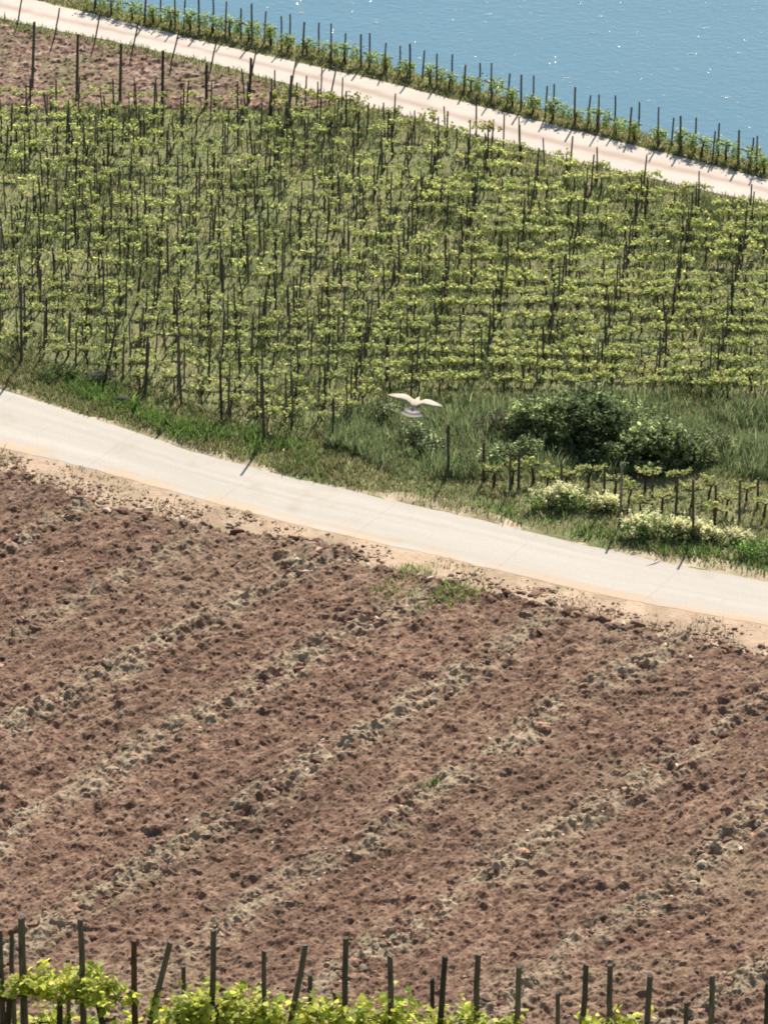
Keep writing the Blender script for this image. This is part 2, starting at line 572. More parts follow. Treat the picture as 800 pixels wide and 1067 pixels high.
N = 60000
cx = rng.uniform(-16, 16, N); cy = rng.uniform(-37, 14, N)
b, u, s = band(cx, cy)
edg = np.exp(-((field_up(cx) - cy) / 1.2) ** 2)
pr = (.20 + .9 * b * (.35 + fbm(cx * 1.1, cy * 1.1, 3, 111)) + .5 * edg) * field_mask(cx, cy)
k = rng.random(N) < pr
cx, cy, b, edg, u, s = cx[k], cy[k], b[k], edg[k], u[k], s[k]
size = np.clip(np.exp(rng.normal(-3.4, .42, len(cx))) * (1 + 1.5 * b + 1.3 * edg), .02, .2)
col = mixcol(len(cx), (.165, .098, .070), .3, (.20, .15, .105), .3)
fl = rng.random(len(cx)) < .16
col[fl] = mixcol(int(fl.sum()), (.42, .335, .25), .2)
size[fl] *= .75
hz = .10 + (fbm(s * 2.0, u * 3.8, 4, 91) - .5) * .25 + b * .05
qx = rng.uniform(-16, 16, 5200); qy = field_up(qx) + np.abs(rng.normal(0, .75, 5200))
q = (qy < road_lo(qx) - .1) & (rng.random(5200) < np.clip(fbm(qx * .9, qy * .9, 3, 117) * 3 - .9, 0, 1))
qx, qy = qx[q], qy[q]; qs = np.exp(rng.normal(-3.6, .5, len(qx)))
V, F, C = lumps(np.concatenate([cx, qx]), np.concatenate([cy, qy]), np.concatenate([hz + size * .25, qs * .3]), np.concatenate([size, qs]), np.concatenate([col, mixcol(len(qx), (.21, .14, .10), .3)]))
o = link('soil_clods', mesh_data('soil_clods', V, F, M_CLOD, C, False))
tag(o, 'broken clods of brown earth strewn over the ploughed field', 'soil clods', None, 'stuff')


# ------------------------------------------------------------------ grass
def blades(cx, cy, h, w, cols, z=0.0, lean=.35):
    n = len(cx)
    a = rng.random(n) * 6.28
    l = rng.normal(0, lean, (n, 2)) * h[:, None]
    dx, dy = np.cos(a) * w, np.sin(a) * w
    zz = np.broadcast_to(np.asarray(z, float), (n,))
    base1 = np.stack([cx - dx, cy - dy, zz - .02], -1); base2 = np.stack([cx + dx, cy + dy, zz - .02], -1)
    m1 = np.stack([cx - dx * .8 + l[:, 0] * .4, cy - dy * .8 + l[:, 1] * .4, zz + h * .6], -1)
    m2 = np.stack([cx + dx * .8 + l[:, 0] * .4, cy + dy * .8 + l[:, 1] * .4, zz + h * .6], -1)
    tip = np.stack([cx + l[:, 0], cy + l[:, 1], zz + h], -1)
    V = np.stack([base1, base2, m2, tip, m1], 1).reshape(-1, 3)
    return V, np.arange(n * 5).reshape(n, 5), np.repeat(cols, 5, 0)


def grass_zone(name, label, n, xr, yfun, dens, h, w, base, var, alt, pa, cat='grass', lean=.35, hs=.35, zf=None):
    cx = rng.uniform(*xr, n)
    lo, hi = yfun(cx)
    cy = lo + (hi - lo) * rng.random(n)
    k = rng.random(n) < dens(cx, cy)
    cx, cy = cx[k], cy[k]
    # gather into tufts
    cx = cx + (rng.normal(0, .04, len(cx))); cy = cy + rng.normal(0, .04, len(cy))
    hh = h(cx, cy) * np.exp(rng.normal(0, hs, len(cx)))
    V, F, C = blades(cx, cy, hh, np.full(len(cx), w) * (.6 + .8 * rng.random(len(cx))), mixcol(len(cx), base, var, alt, pa), 0 if zf is None else zf(cx, cy), lean)
    o = link(name, mesh_data(name, V, F, M_GRASS, C))
    return tag(o, label, cat, None, 'stuff')


def px_x(px, py):
    return G(px, py)[0]


# between lane and vines
grass_zone('verge_grass', 'short tufted verge grass, green and straw coloured, above the lane', 60000, (-15, 15),
           lambda x: (road_up(x) + .15, np.maximum(vine_lo(x), road_up(x) + 1) + .6),
           lambda x, y: np.clip((y - road_up(x)) / .8, 0, 1) * (.25 + .75 * np.clip(fbm(x * 1.2, y * .9, 3, 121) * 3 - 1.0, 0, 1)),
           lambda x, y: .07 + .14 * fbm(x * .7, y * .5, 3, 123), .018, (.145, .175, .065), .3, (.27, .23, .135), .4)


def lush(x, y):
    e = road_up(x)
    t = (y - e)
    zone = np.exp(-((t - 1.9 - .3 * np.sin(x)) / .8) ** 2) * ((x > px_x(60, 430)) & (x < px_x(330, 480)))
    zone2 = np.exp(-((t - 1.1) / .7) ** 2) * (x > px_x(500, 540)) * .22
    return np.clip((zone + zone2) * (fbm(x * .9, y * .9, 3, 131) * 3 - .9), 0, 1)


grass_zone('lush_grass', 'fresh bright green grass clumps at the foot of the vineyard', 40000, (-15, 15),
           lambda x: (road_up(x) + .4, road_up(x) + 4.2), lush,
           lambda x, y: .22 + 0 * x, .024, (.125, .205, .05), .25, (.10, .15, .045), .35)

# tall soft grass in the hollow round the shrubs
hol_lo = edge([(360, 470), (420, 500), (520, 500), (600, 500), (700, 495), (800, 500)])
hol_hi = edge([(340, 440), (400, 420), (520, 418), (640, 418), (800, 424)])
grass_zone('tall_grass', 'tall soft grey green grass in the hollow around the dark shrubs', 42000, (px_x(340, 450), 16),
           lambda x: (hol_lo(x), hol_hi(x)), lambda x, y: .35 + .65 * np.clip(fbm(x * .7, y * .6, 3, 141) * 3 - 1, 0, 1),
           lambda x, y: .14 + .36 * np.clip(fbm(x * .8, y * .6, 3, 143) * 2 - .5, 0, 1), .015, (.155, .21, .095), .3, (.24, .25, .13), .35, lean=.25)

# vineyard floor
grass_zone('vineyard_undergrowth', 'thin pale undergrowth between the vine rows', 120000, (-16, 16),
           lambda x: (vine_lo(x) - .3, vine_up(x) + .2),
           lambda x, y: .2 + .8 * np.clip(fbm(x * .5, y * .35, 4, 151) * 3 - 1.0, 0, 1),
           lambda x, y: .10 + .14 * fbm(x * .5, y * .4, 3, 153), .02, (.092, .126, .046), .3, (.21, .19, .10), .28)

# strips beside the river track
grass_zone('bank_grass', 'rough olive and brown grass on the bank between track and river vines', 26000, (-20, 18),
           lambda x: (far_up(x) + .05, shore(x) + 1.0), lambda x, y: .4 + .6 * fbm(x * .8, y * .8, 3, 161),
           lambda x, y: .06 + .07 * fbm(x * .6, y * .6, 3, 163), .022, (.17, .20, .08), .3, (.27, .22, .12), .3)
grass_zone('track_edge_grass', 'olive fringe of grass on the vineyard edge of the river track', 9000, (-20, 18),
           lambda x: (far_lo(x) - 1.3, far_lo(x) + .1), lambda x, y: .3 + .7 * fbm(x * .8, y * .8, 3, 165),
           lambda x, y: .08 + .08 * fbm(x, y, 2, 167), .02, (.12, .14, .05), .3, (.23, .18, .10), .3)

# a few weeds by the shoulder and straw on the furrow lines
grass_zone('shoulder_weeds', 'sparse weeds and dry straw on the sandy shoulder', 14000, (-15, 15),
           lambda x: (field_up(x) - 1.6, road_lo(x) - .1),
           lambda x, y: np.clip(fbm(x * .9, y * .7, 3, 171) * 5 - 2.5, 0, 1) * .8,
           lambda x, y: .05 + .05 * fbm(x, y, 2, 173), .016, (.14, .14, .065), .3, (.24, .18, .12), .6,
           zf=lambda x, y: .08 * field_mask(x, y))
g1, g2 = G(447, 616), G(452, 822)


def weedspots(x, y):
    return np.clip(np.exp(-((x - g1[0] - .5 * (g1[1] - y) * .4) / 1.1) ** 2 - ((y - g1[1]) / 1.0) ** 2) * (fbm(x * 1.3, y * 1.3, 3, 181) * 3 - .9), 0, 1)


grass_zone('green_weeds', 'small green weed patch where the field meets the sandy shoulder', 24000, (g1[0] - 3, g1[0] + 3),
           lambda x: (g1[1] - 2.6 + 0 * x, g1[1] + 2.0 + 0 * x), weedspots, lambda x, y: .15 + 0 * x, .02, (.15, .22, .06), .3, (.24, .23, .11), .3,
           zf=lambda x, y: .10 * field_mask(x, y))
n = 9000
cx = rng.uniform(-15, 15, n); cy = rng.uniform(-37, 10, n)
b, u, s = band(cx, cy)
k = (rng.random(n) < b * np.clip(fbm(cx * .5, cy * .4, 3, 191) * 4 - 1.7, 0, 1) * field_mask(cx, cy))
cx, cy = cx[k], cy[k]
V, F, C = blades(cx, cy, .10 * np.exp(rng.normal(0, .3, len(cx))), np.full(len(cx), .022), mixcol(len(cx), (.24, .195, .12), .25, (.12, .125, .055), .25), .08, .9)
o = link('furrow_straw', mesh_data('furrow_straw', V, F, M_GRASS, C))
tag(o, 'dry straw and weeds lying along the furrow lines of the field', 'straw', None, 'stuff')
V, F, C = blades(g2[0] + rng.normal(0, .16, 90).clip(-.26, .26), g2[1] + rng.normal(0, .22, 90).clip(-.34, .34), .2 * np.exp(rng.normal(0, .3, 90)), np.full(90, .02), mixcol(90, (.075, .12, .035), .25), .08, .5)
r0 = np.array([(math.cos(a) * .03 + g2[0], math.sin(a) * .03 + g2[1], z) for z in (.0, .12) for a in np.arange(6) * math.pi / 3])
RF = np.array([(k, (k + 1) % 6, 6 + (k + 1) % 6, 6 + k) for k in range(6)])
tag(link('weed', mesh_data('weed', np.concatenate([V, r0]), [F, RF + len(V)], M_GRASS, np.concatenate([C, np.tile((.08, .1, .04), (12, 1))]))), 'single small green weed tuft alone in the middle of the ploughed field', 'weed')

# bare strip of dug soil beside the river track
xs = np.arange(-22, px_x(345, 105), .07); ys = np.arange(30, 58, .10)
X, Y = np.meshgrid(xs, ys)
lo = vine_up(X) - .6; hi = far_lo(X) - .35 + (fbm(X, Y, 3, 201) - .5) * .9
mk = np.clip((hi - Y) / .4, 0, 1) * np.clip((Y - lo) / .4, 0, 1)
Z = (.06 + (fbm(X * 2.2, Y * 2.8, 4, 203) - .5) * .26 + (fbm(X * 6, Y * 7, 3, 204) - .5) * .2 + rng.normal(0, .012, X.shape)) * mk - .15 * (1 - mk)
c = lerp3((.17, .105, .078), (.33, .245, .19), np.clip(fbm(X * 4, Y * 4, 3, 205) * 3 - 1.3, 0, 1))
c = lerp3(c, (.15, .14, .07), np.clip(fbm(X * .7, Y * .6, 3, 207) * 4 - 2.2, 0, 1) * .7)
nr, nc = X.shape
idx = np.arange(nr * nc).reshape(nr, nc)
F = np.stack([idx[:-1, :-1], idx[:-1, 1:], idx[1:, 1:], idx[1:, :-1]], -1).reshape(-1, 4)
keep = (mk.ravel()[F].max(1) > 0)
o = link('dug_soil_strip', mesh_data('dug_soil_strip', np.stack([X, Y, Z], -1).reshape(-1, 3), F[keep], M_SOIL, c.reshape(-1, 3)))
tag(o, 'bare strip of reddish dug soil between vineyard and river track', None, None, 'structure')


# ------------------------------------------------------------------ stakes
def stake_mesh(h, r, g, bend=.008, tint=(1, 1, 1)):
    m = MB()
    pts = [(0, 0, -.12)] + [(g.normal(0, bend * t), g.normal(0, bend * t), h * t) for t in (.25, .5, .75, 1.0)]
    c = np.array([.085, .073, .062]) * np.array(tint) * math.exp(g.normal(0, .3))
    m.tube(pts, [r * 1.08, r * 1.05, r, r * .97, r * .93], c, 7)
    sl_ = g.normal(0, .35, 2)
    top = m.V[0][-7:]
    top[:, 2] += top[:, 0] * sl_[0] + top[:, 1] * sl_[1]
    return m.mesh('stake', M_WOOD)


STAKE_SETS = {}
gst = np.random.default_rng(12)


def stake_at(base, top, r, label, group, shared=None, tint=(1, 1, 1)):
    """a stake from its foot to its tip; shared = a (mesh, height) pair to copy"""
    base = np.asarray(base, float); top = np.asarray(top, float)
    d = top - base
    h = float(np.linalg.norm(d))
    if shared:
        me, h0 = shared
        o = link('stake', me, None, base)
        o.scale = (r / .042, r / .042, h / h0)
    else:
        o = link('stake', stake_mesh(h, r, gst, tint=tint), None, base)
    d /= h
    o.rotation_euler = (0, math.acos(max(-1, min(1, d[2]))), math.atan2(d[1], d[0]))
    if shared:
        o.rotation_euler.z += 0.0
    return tag(o, label, 'stake', group)


STK = [(stake_mesh(1.9, .042, gst), 1.9) for _ in range(10)]
ORD = ['first', 'second', 'third', 'fourth', 'fifth', 'sixth', 'seventh', 'eighth', 'ninth', 'tenth', 'eleventh', 'twelfth', 'thirteenth', 'fourteenth',
       'fifteenth', 'sixteenth', 'seventeenth', 'eighteenth', 'nineteenth', 'twentieth', 'twenty-first', 'twenty-second', 'twenty-third', 'twenty-fourth',
       'twenty-fifth', 'twenty-sixth', 'twenty-seventh', 'twenty-eighth', 'twenty-ninth', 'thirtieth', 'thirty-first', 'thirty-second', 'thirty-third',
       'thirty-fourth', 'thirty-fifth', 'thirty-sixth', 'thirty-seventh', 'thirty-eighth', 'thirty-ninth', 'fortieth', 'forty-first', 'forty-second',
       'forty-third', 'forty-fourth', 'forty-fifth', 'forty-sixth', 'forty-seventh', 'forty-eighth', 'forty-ninth', 'fiftieth']


def up_from(base, px_top, py_top):
    """tip above a foot: the point of the foot's depth plane that the photo shows at the tip"""
    depth = float(np.dot(np.asarray(base) - CAM, FWD))
    t = P(px_top, py_top, depth)
    h = (t[2] - base[2]) / (math.cos(DEP) ** 2) if False else None
    # climb vertically from the foot until the ray of the tip is met
    d = ray(px_top, py_top)
    k = (base[1] - CAM[1]) / d[1]
    q = CAM + d * k
    return np.array([q[0], base[1], q[2]])


# front row, nearest the camera
FRONT = [(0, 970, 0), (12, 974, 0), (22, 956, 0), (84, 958, 0), (139, 980, 0), (177, 982, -17), (223, 970, -2), (275, 991, 0), (318, 985, -13),
         (360, 978, -1), (407, 997, 0), (464, 997, -5), (497, 995, 0), (540, 1006, -1), (611, 1006, -4), (636, 1006, 0), (677, 1016, -2), (742, 1017, 0), (799, 1024, 0)]
SPECIAL = {2: 'thick dark stake with a flat top near the corner of the front row', 5: 'dark stake leaning strongly to the right in the front row',
           8: 'second strongly leaning stake of the front row, between two leafy vines', 3: 'tall upright stake left of the reddish brown stake in the front row',
           4: 'upright reddish brown stake left of the strongly leaning one in the front row'}
for i, (px, py, lean) in enumerate(FRONT):
    dpt = 80.0 if i != 1 else 81.2
    t = P(px, py, dpt)
    b = np.array([t[0] + lean / 75 * 2.0, t[1] - .02, terrain(t[0], t[1])])
    o = stake_at(b, t, .053 if i == 2 else .044 if i not in (1, 7) else .036, SPECIAL.get(i, 'upright dark stake, %s from the left in the front row before the ploughed field' % ORD[i]), 'stakes of the front row', None, (1.35, .8, .65) if i == 4 else (1, 1, 1))
for i, (px, py) in enumerate([(70, 998), (191, 1007), (323, 1016), (450, 1021), (581, 1035), (715, 1044)]):
    t = P(px, py, 84.0)
    b = np.array([t[0], t[1], terrain(t[0], t[1])])
    stake_at(b, t, .036, 'short thin stake seen behind the front row, %s from the left of six' % ORD[i], 'short stakes behind the front row')

# tall stakes and leaning poles around the dug strip
TALL = [(36, 22, 33, 100), (81, 35, 80, 105), (126, 45, 125, 105), (170, 52, 169, 106), (215, 66, 215, 111), (262, 60, 259, 108), (304, 78, 300, 128)]
for i, (tx, ty, bx, by) in enumerate(TALL):
    b = G(bx, by)
    stake_at(b, up_from(b, tx, ty), .062, 'tall dark stake in front of the reddish soil strip, %s from the left' % ORD[i], 'tall stakes before the dug strip')
LEAN = [(23, -3, 18, 26), (62, 8, 56, 42), (105, 10, 98, 47), (145, 20, 137, 56), (187, 30, 178, 66), (226, 38, 219, 75), (267, 50, 261, 82), (309, 58, 301, 104), (350, 72, 342, 110)]
for i, (tx, ty, bx, by) in enumerate(LEAN):
    b = G(bx, by)
    stake_at(b, up_from(b, tx, ty), .034, 'thin pole leaning right against the pale river track, %s from the left' % ORD[i], 'leaning poles at the track edge')

# river bank row
BANK = [(152, -12), (167, -10), (182, -6), (193, -4), (207, -2), (222, -3), (236, 1), (251, 8), (262, 3), (277, 11), (293, 16), (302, 14), (317, 22), (332, 23), (345, 24), (360, 34), (376, 35),
        (385, 34), (402, 44), (417, 47), (427, 45), (442, 52), (455, 55), (471, 56), (485, 67), (500, 65), (512, 65), (531, 76), (543, 77), (556, 78), (570, 89),
        (577, 87), (599, 90), (615, 99), (624, 98), (641, 99), (658, 111), (666, 106), (686, 111), (702, 122), (709, 120), (725, 122), (745, 136), (749, 128), (770, 135), (785, 143), (789, 141)]
for i, (px, py) in enumerate(BANK):
    x = px_x(px, 40 + (px - 180) * .22)
    ln = .0 if i % 3 else .08
    b = np.array([x, float(shore(x)) + (.0 if i % 2 == 0 else .45), 0])
    t = up_from(b, px, py)
    b[0] = t[0] - ln
    stake_at(b, t, .036 + .008 * (i % 4 == 0), 'thin stake against the blue water, %s from the left in the river bank row' % ORD[i], 'stakes of the river bank row', STK[i % 10])

# lower edge of the vineyard
EDGE = [(22, 298, 22, 380), (73, 325, 71, 371), (121, 340, 110, 393), (154, 350, 151, 411), (185, 348, 189, 423), (229, 375, 231, 438), (273, 388, 275, 461), (347, 415, 347, 458),
        (467, 442, 467, 496), (504, 461, 504, 502)]
EL = ['lone upright stake at the lower edge of the vineyard by the frame edge', 'stake just above the grass clump at the lower vineyard edge',
      'stake leaning right at the lower edge of the vineyard above a grey tuft', 'upright stake above the dark stone at the lower vineyard edge',
      'thick stake leaning slightly left above the bright green grass', 'stake rising from the end of the bright green grass clumps',
      'nearest tall stake where the vineyard comes closest to the lane', 'stake at the edge of the tall grass, left of the bird',
      'thin stake standing in tall grass below and right of the bird', 'thin stake left of the low vines below the dark shrub']
for (tx, ty, bx, by), lb in zip(EDGE, EL):
    b = G(bx, by)
    stake_at(b, up_from(b, tx, ty), .05, lb, 'stakes along the lower vineyard edge')

# stakes of the low vines behind the flowering shrubs
LOWS = [(532, 470, 531, 512), (541, 468, 540, 508), (585, 478, 584, 515), (630, 486, 629, 520), (648, 482, 646, 546), (680, 490, 679, 528), (706, 496, 704, 535), (722, 500, 722, 563),
        (746, 505, 745, 540), (771, 500, 770, 545), (790, 498, 789, 530)]
for i, (tx, ty, bx, by) in enumerate(LOWS):
    b = G(bx, by)
    stake_at(b, up_from(b, tx, ty), .045, 'dark stake among the low vines by the flowering shrubs, %s from the left' % ORD[i], 'stakes of the low vines by the lane')

# the vineyard: rows seen as level lines
spots_s, spots_v = [], []
gv = np.random.default_rng(21)
row = 0
yy = -4.0
while yy < 62:
    x = -17 + gv.random() * .6
    while x < 17:
        ye = yy - .035 * x + .25 * math.sin(x * .3 + row)
        if vine_lo(x) + .1 < ye < vine_up(x) - .1:
            wired = x > px_x(430, 300) + 2.0 * math.sin(ye) and ye < 34 - .3 * x
            spots_v.append((x + gv.normal(0, .1), ye + gv.normal(0, .03 if wired else .05), wired))
        x += 1.02 if x > 0 else 1.12
    xst = 2.15
    x = -18 + .16 * row % 2.15
    while x < 17:
        ye = yy - .035 * x + .25 * math.sin(x * .3 + row) - .12
        if vine_lo(x) + .4 < ye < vine_up(x) + .1:
            wired = x > px_x(430, 300) + 2.0 * math.sin(ye) and ye < 34 - .3 * x
            if wired:
                spots_s.append((x + gv.normal(0, .07), ye))
            else:
                spots_s.append((x + gv.normal(0, .16), ye + gv.normal(0, .06)))
                if gv.random() < .75:
                    spots_s.append((x + 1.08 + gv.normal(0, .16), ye + gv.normal(0, .06)))
        x += xst
    yy += 1.17
    row += 1
spots_s = [s for s in spots_s if -16 < s[0] < 16]
spots_v = [s for s in spots_v if -16 < s[0] < 16]


def inview(x, y, z=1.0):
    d = np.array([x, y, z]) - CAM
    w_ = np.dot(d, FWD)
    px = 400 + FPX * np.dot(d, RIGHT) / w_
    return -12 < px < 812


spots_s = sorted([s for s in spots_s if inview(s[0], s[1])], key=lambda s: s[1])
spots_v = sorted([s for s in spots_v if inview(s[0], s[1])], key=lambda s: s[1])
NS, NV = 190, 235
print('STAKES', len(spots_s), 'VINES', len(spots_v))
for x, y in spots_s[:NS]:
    h = gv.uniform(1.4, 1.9)
    b = np.array([x, y, 0]); t = b + np.array([gv.normal(.02, .065), gv.normal(0, .06), h])
    lbl = 'dark stake among the vines of the nearer vineyard rows'
    stake_at(b, t, gv.uniform(.024, .040), lbl, 'stakes of the nearer vineyard rows', STK[int(gv.integers(10))])
m = MB()
for x, y in spots_s[NS:]:
    h = gv.uniform(1.35, 1.85); tx, ty = gv.normal(.03, .065), gv.normal(0, .06); r = gv.uniform(.026, .040)
    m.tube([(x, y, -.1), (x + tx * .5, y + ty * .5, h * .5), (x + tx, y + ty, h)], [r, r * .95, r * .85], np.array([.095, .082, .070]) * math.exp(gv.normal(0, .3)), 6)
o = link('far_stakes', m.mesh('far_stakes', M_WOOD))
tag(o, 'many thin dark stakes of the farther vineyard rows', 'stakes', None, 'stuff')


# ------------------------------------------------------------------ grapevines
def vine_shapes(g, n, wx, leaf, zc, zh, base, alt, pa, shape=LEAF4, droop=.0, trunk=.03, wy=.2, shoots=10):
    """trunk mesh parts and foliage arrays of one vine standing at the origin"""
    t = MB()
    bc = np.array([.05, .037, .03])
    lean = g.normal(0, .06)
    top = np.array([lean, g.normal(0, .04), zc - .12])
    t.tube([(0, 0, -.1), (lean * .3 + g.normal(0, .02), 0, zc * .4), top], [trunk * 1.3, trunk, trunk * .8], bc, 6)
    for sgn in (-1, 1):
        e = np.array([lean + sgn * wx * .38, g.normal(0, .04), zc - .02 + g.normal(0, .04)])
        t.tube([top, (top + e) / 2 + (0, 0, .05), e], [trunk * .7, trunk * .55, trunk * .35], bc, 5)
    # leaves gather on a number of young shoots
    cs = []
    ns = max(4, shoots)
    sx = g.uniform(-.5, .5, ns) * wx + lean; sy = g.normal(0, wy * .6, ns); sh = g.uniform(.5, 1.2, ns) * zh
    for k in range(ns):
        q = max(3, n // ns)
        f = g.random(q)
        cs.append(np.stack([sx[k] + g.normal(0, .055, q) + g.normal(0, .12) * f, sy[k] + g.normal(0, .055, q) + g.normal(0, .12) * f, zc - droop * g.random(q) + f * sh[k]], -1))
    cs = np.concatenate(cs)
    V, F, C = leaves(cs, leaf * g.uniform(.6, 1.25, len(cs)), mixcol(len(cs), base, .22, alt, pa, g), .8, shape, g)
    return t, (V, F, C)


YG = (.42, .435, .15); YG2 = (.20, .26, .08); YP = (.20, .21, .07)
gvn = np.random.default_rng(31)


def make_variants(k, **kw):
    out = []
    for _ in range(k):
        t, fo = vine_shapes(gvn, **kw)
        out.append((t, fo, t.mesh('vine_trunk', M_BARK), mesh_data('vine_foliage', fo[0], fo[1], M_LEAF, fo[2])))
    return out


def place_vine(var, loc, label, group, rz=0.0, sc=1.0):
    e = link('grapevine', None, None, loc)
    e.empty_display_size = .3
    e.rotation_euler.z = rz
    e.scale = (sc, sc, sc)
    tag(e, label, 'grapevine', group)
    link('trunk', var[2], e)
    link('foliage', var[3], e)
    return e


V_MID = make_variants(8, n=105, wx=.85, leaf=.11, zc=.68, zh=.22, wy=.11, base=YG, alt=YG2, pa=.35, shoots=7)
V_WIRE = make_variants(8, n=165, wx=1.1, leaf=.11, zc=.66, zh=.20, base=YG, alt=YG2, pa=.3, shoots=13, wy=.09)
V_FAR = make_variants(6, n=170, wx=1.0, leaf=.12, zc=.70, zh=.36, base=(.37, .36, .11), alt=YG2, pa=.3, shoots=10)
for x, y, wired in spots_v[:NV]:
    place_vine((V_WIRE if wired else V_MID)[int(gvn.integers(8))], (x, y, 0),
               'young leafed grapevine in the level wired rows of the nearer vineyard' if wired else 'young leafed grapevine between the irregular stakes of the nearer vineyard',
               'vines of the wired rows' if wired else 'vines among the irregular stakes', gvn.choice([0, math.pi]) + gvn.normal(0, .12), gvn.uniform(.85, 1.15))
AV, AF, AC = [], [], []
TB = MB()
nn = 0
for x, y, wired in spots_v[NV:]:
    pyv = y
    lst = V_WIRE if wired else (V_FAR if y > 36 - .45 * x else V_MID)
    t, (V, F, C), _, _ = lst[int(gvn.integers(len(lst)))]
    a = gvn.choice([0, math.pi]) + gvn.normal(0, .2); s = gvn.uniform(.8, 1.2)
    if gvn.random() < .06: continue
    ca, sa = math.cos(a) * s, math.sin(a) * s
    W = np.stack([V[:, 0] * ca - V[:, 1] * sa + x, V[:, 0] * sa + V[:, 1] * ca + y, V[:, 2] * s], -1)
    AV.append(W); AF.append(F + nn); AC.append(C * math.exp(gvn.normal(0, .12))); nn += len(V)
    TB.tube([(x, y, -.1), (x + .03, y, .35), (x, y, .68)], [.04, .03, .025], (.05, .037, .03), 5)
o = link('far_vine_foliage', mesh_data('far_vine_foliage', np.concatenate(AV), np.concatenate(AF), M_LEAF, np.concatenate(AC)))
tr = link('trunks', TB.mesh('far_vine_trunks', M_BARK), o)
tr['kind'] = 'stuff'
tag(o, 'spring green vine foliage of the farther vineyard rows', 'vines', None, 'stuff')

# river bank row of vines
V_BANK = make_variants(6, n=380, wx=1.15, leaf=.11, zc=.80, zh=.26, droop=.55, base=(.33, .39, .12), alt=(.18, .24, .07), pa=.45, shoots=13, trunk=.05, wy=.22)
x = -20.0
i = 0
bank_n = []
while x < 17.5:
    bank_n.append(x); x += .84
vis = [x for x in bank_n if inview(x, float(shore(x))) and x > px_x(95, 12)]
for i, x in enumerate(vis):
    place_vine(V_BANK[i % 6], (x + gvn.normal(0, .08), float(shore(x)) + .12 + gvn.normal(0, .06), 0), 'river bank grapevine against the water, %s from the left' % ORD[i], 'vines of the river bank row', -.6 + gvn.normal(0, .1), gvn.uniform(.75, .98))

# low vines beside the flowering shrubs
V_LOW = make_variants(6, n=130, wx=1.0, leaf=.115, zc=.72, zh=.24, base=(.36, .36, .13), alt=YG2, pa=.3, shoots=8, trunk=.05)
LOWV = [(514, 507), (533, 505), (556, 503), (570, 512), (590, 512), (612, 508), (640, 517), (655, 524), (672, 512), (690, 533), (703, 512), (720, 528), (738, 520), (757, 536), (778, 524), (795, 540), (668, 540), (745, 550)]
LOWV.sort()
for i, (px, py) in enumerate(LOWV):
    place_vine(V_LOW[i % 6], G(px, py), 'low vine with pale young leaves by the flowering shrubs, %s from the left' % ORD[i], 'low vines by the lane', gvn.normal(0, .2), gvn.uniform(.8, 1.0))

# front row of vines, cut by the lower edge of the picture
FV = [(8, 1016, 1.1, .36), (62, 1015, 1.1, .30), (114, 1020, .95, .30), (190, 1034, .72, .75), (230, 1024, .75, .85), (270, 1036, .65, .7), (342, 1038, .65, .7), (400, 1038, .85, .7), (508, 1048, 1.1, .6), (642, 1057, .75, .5)]
FL = ['leafy grapevine cut by the corner of the front row', 'grapevine with bare dark arms right of the thick flat-topped stake', 'grapevine with dark forked arms below a thin leaf band',
      'bushy yellow green grapevine at the foot of the leaning stake', 'tallest bushy grapevine of the front row, rising round an upright stake', 'bushy grapevine tapering down left of the second leaning stake',
      'bright grapevine just right of the second leaning stake', 'wide bright grapevine ending under a bare stretch of field', 'isolated bright grapevine in the middle of the bare stretch', 'lowest grapevine, only its top showing at the lower edge']
for (px, py, wx, hh), lb in zip(FV, FL):
    t = P(px, py, 80.2)
    z = float(terrain(t[0], t[1]))
    zc = t[2] - z
    v = make_variants(1, n=420, wx=wx, leaf=.105, zc=zc - .30, zh=.30, base=(.46, .46, .08), alt=(.23, .28, .05), pa=.42, shape=LEAF7, droop=max(0, hh - .3), trunk=.05, wy=.22, shoots=26)[0]
    place_vine(v, (t[0], t[1], z), lb, 'vines of the front row')
SV = [(30, 1050), (95, 1052), (160, 1056), (250, 1062)]
for i, (px, py) in enumerate(SV):
    t = P(px, py, 84.2)
    z = float(terrain(t[0], t[1]))
    v = make_variants(1, n=200, wx=1.0, leaf=.11, zc=t[2] - z - .25, zh=.28, base=(.46, .46, .08), alt=(.23, .28, .05), pa=.42, shape=LEAF7, droop=.3, trunk=.05, shoots=14)[0]
    place_vine(v, (t[0], t[1], z), 'grapevine half hidden behind the front row, %s from the left' % ORD[i], 'vines half hidden behind the front row')


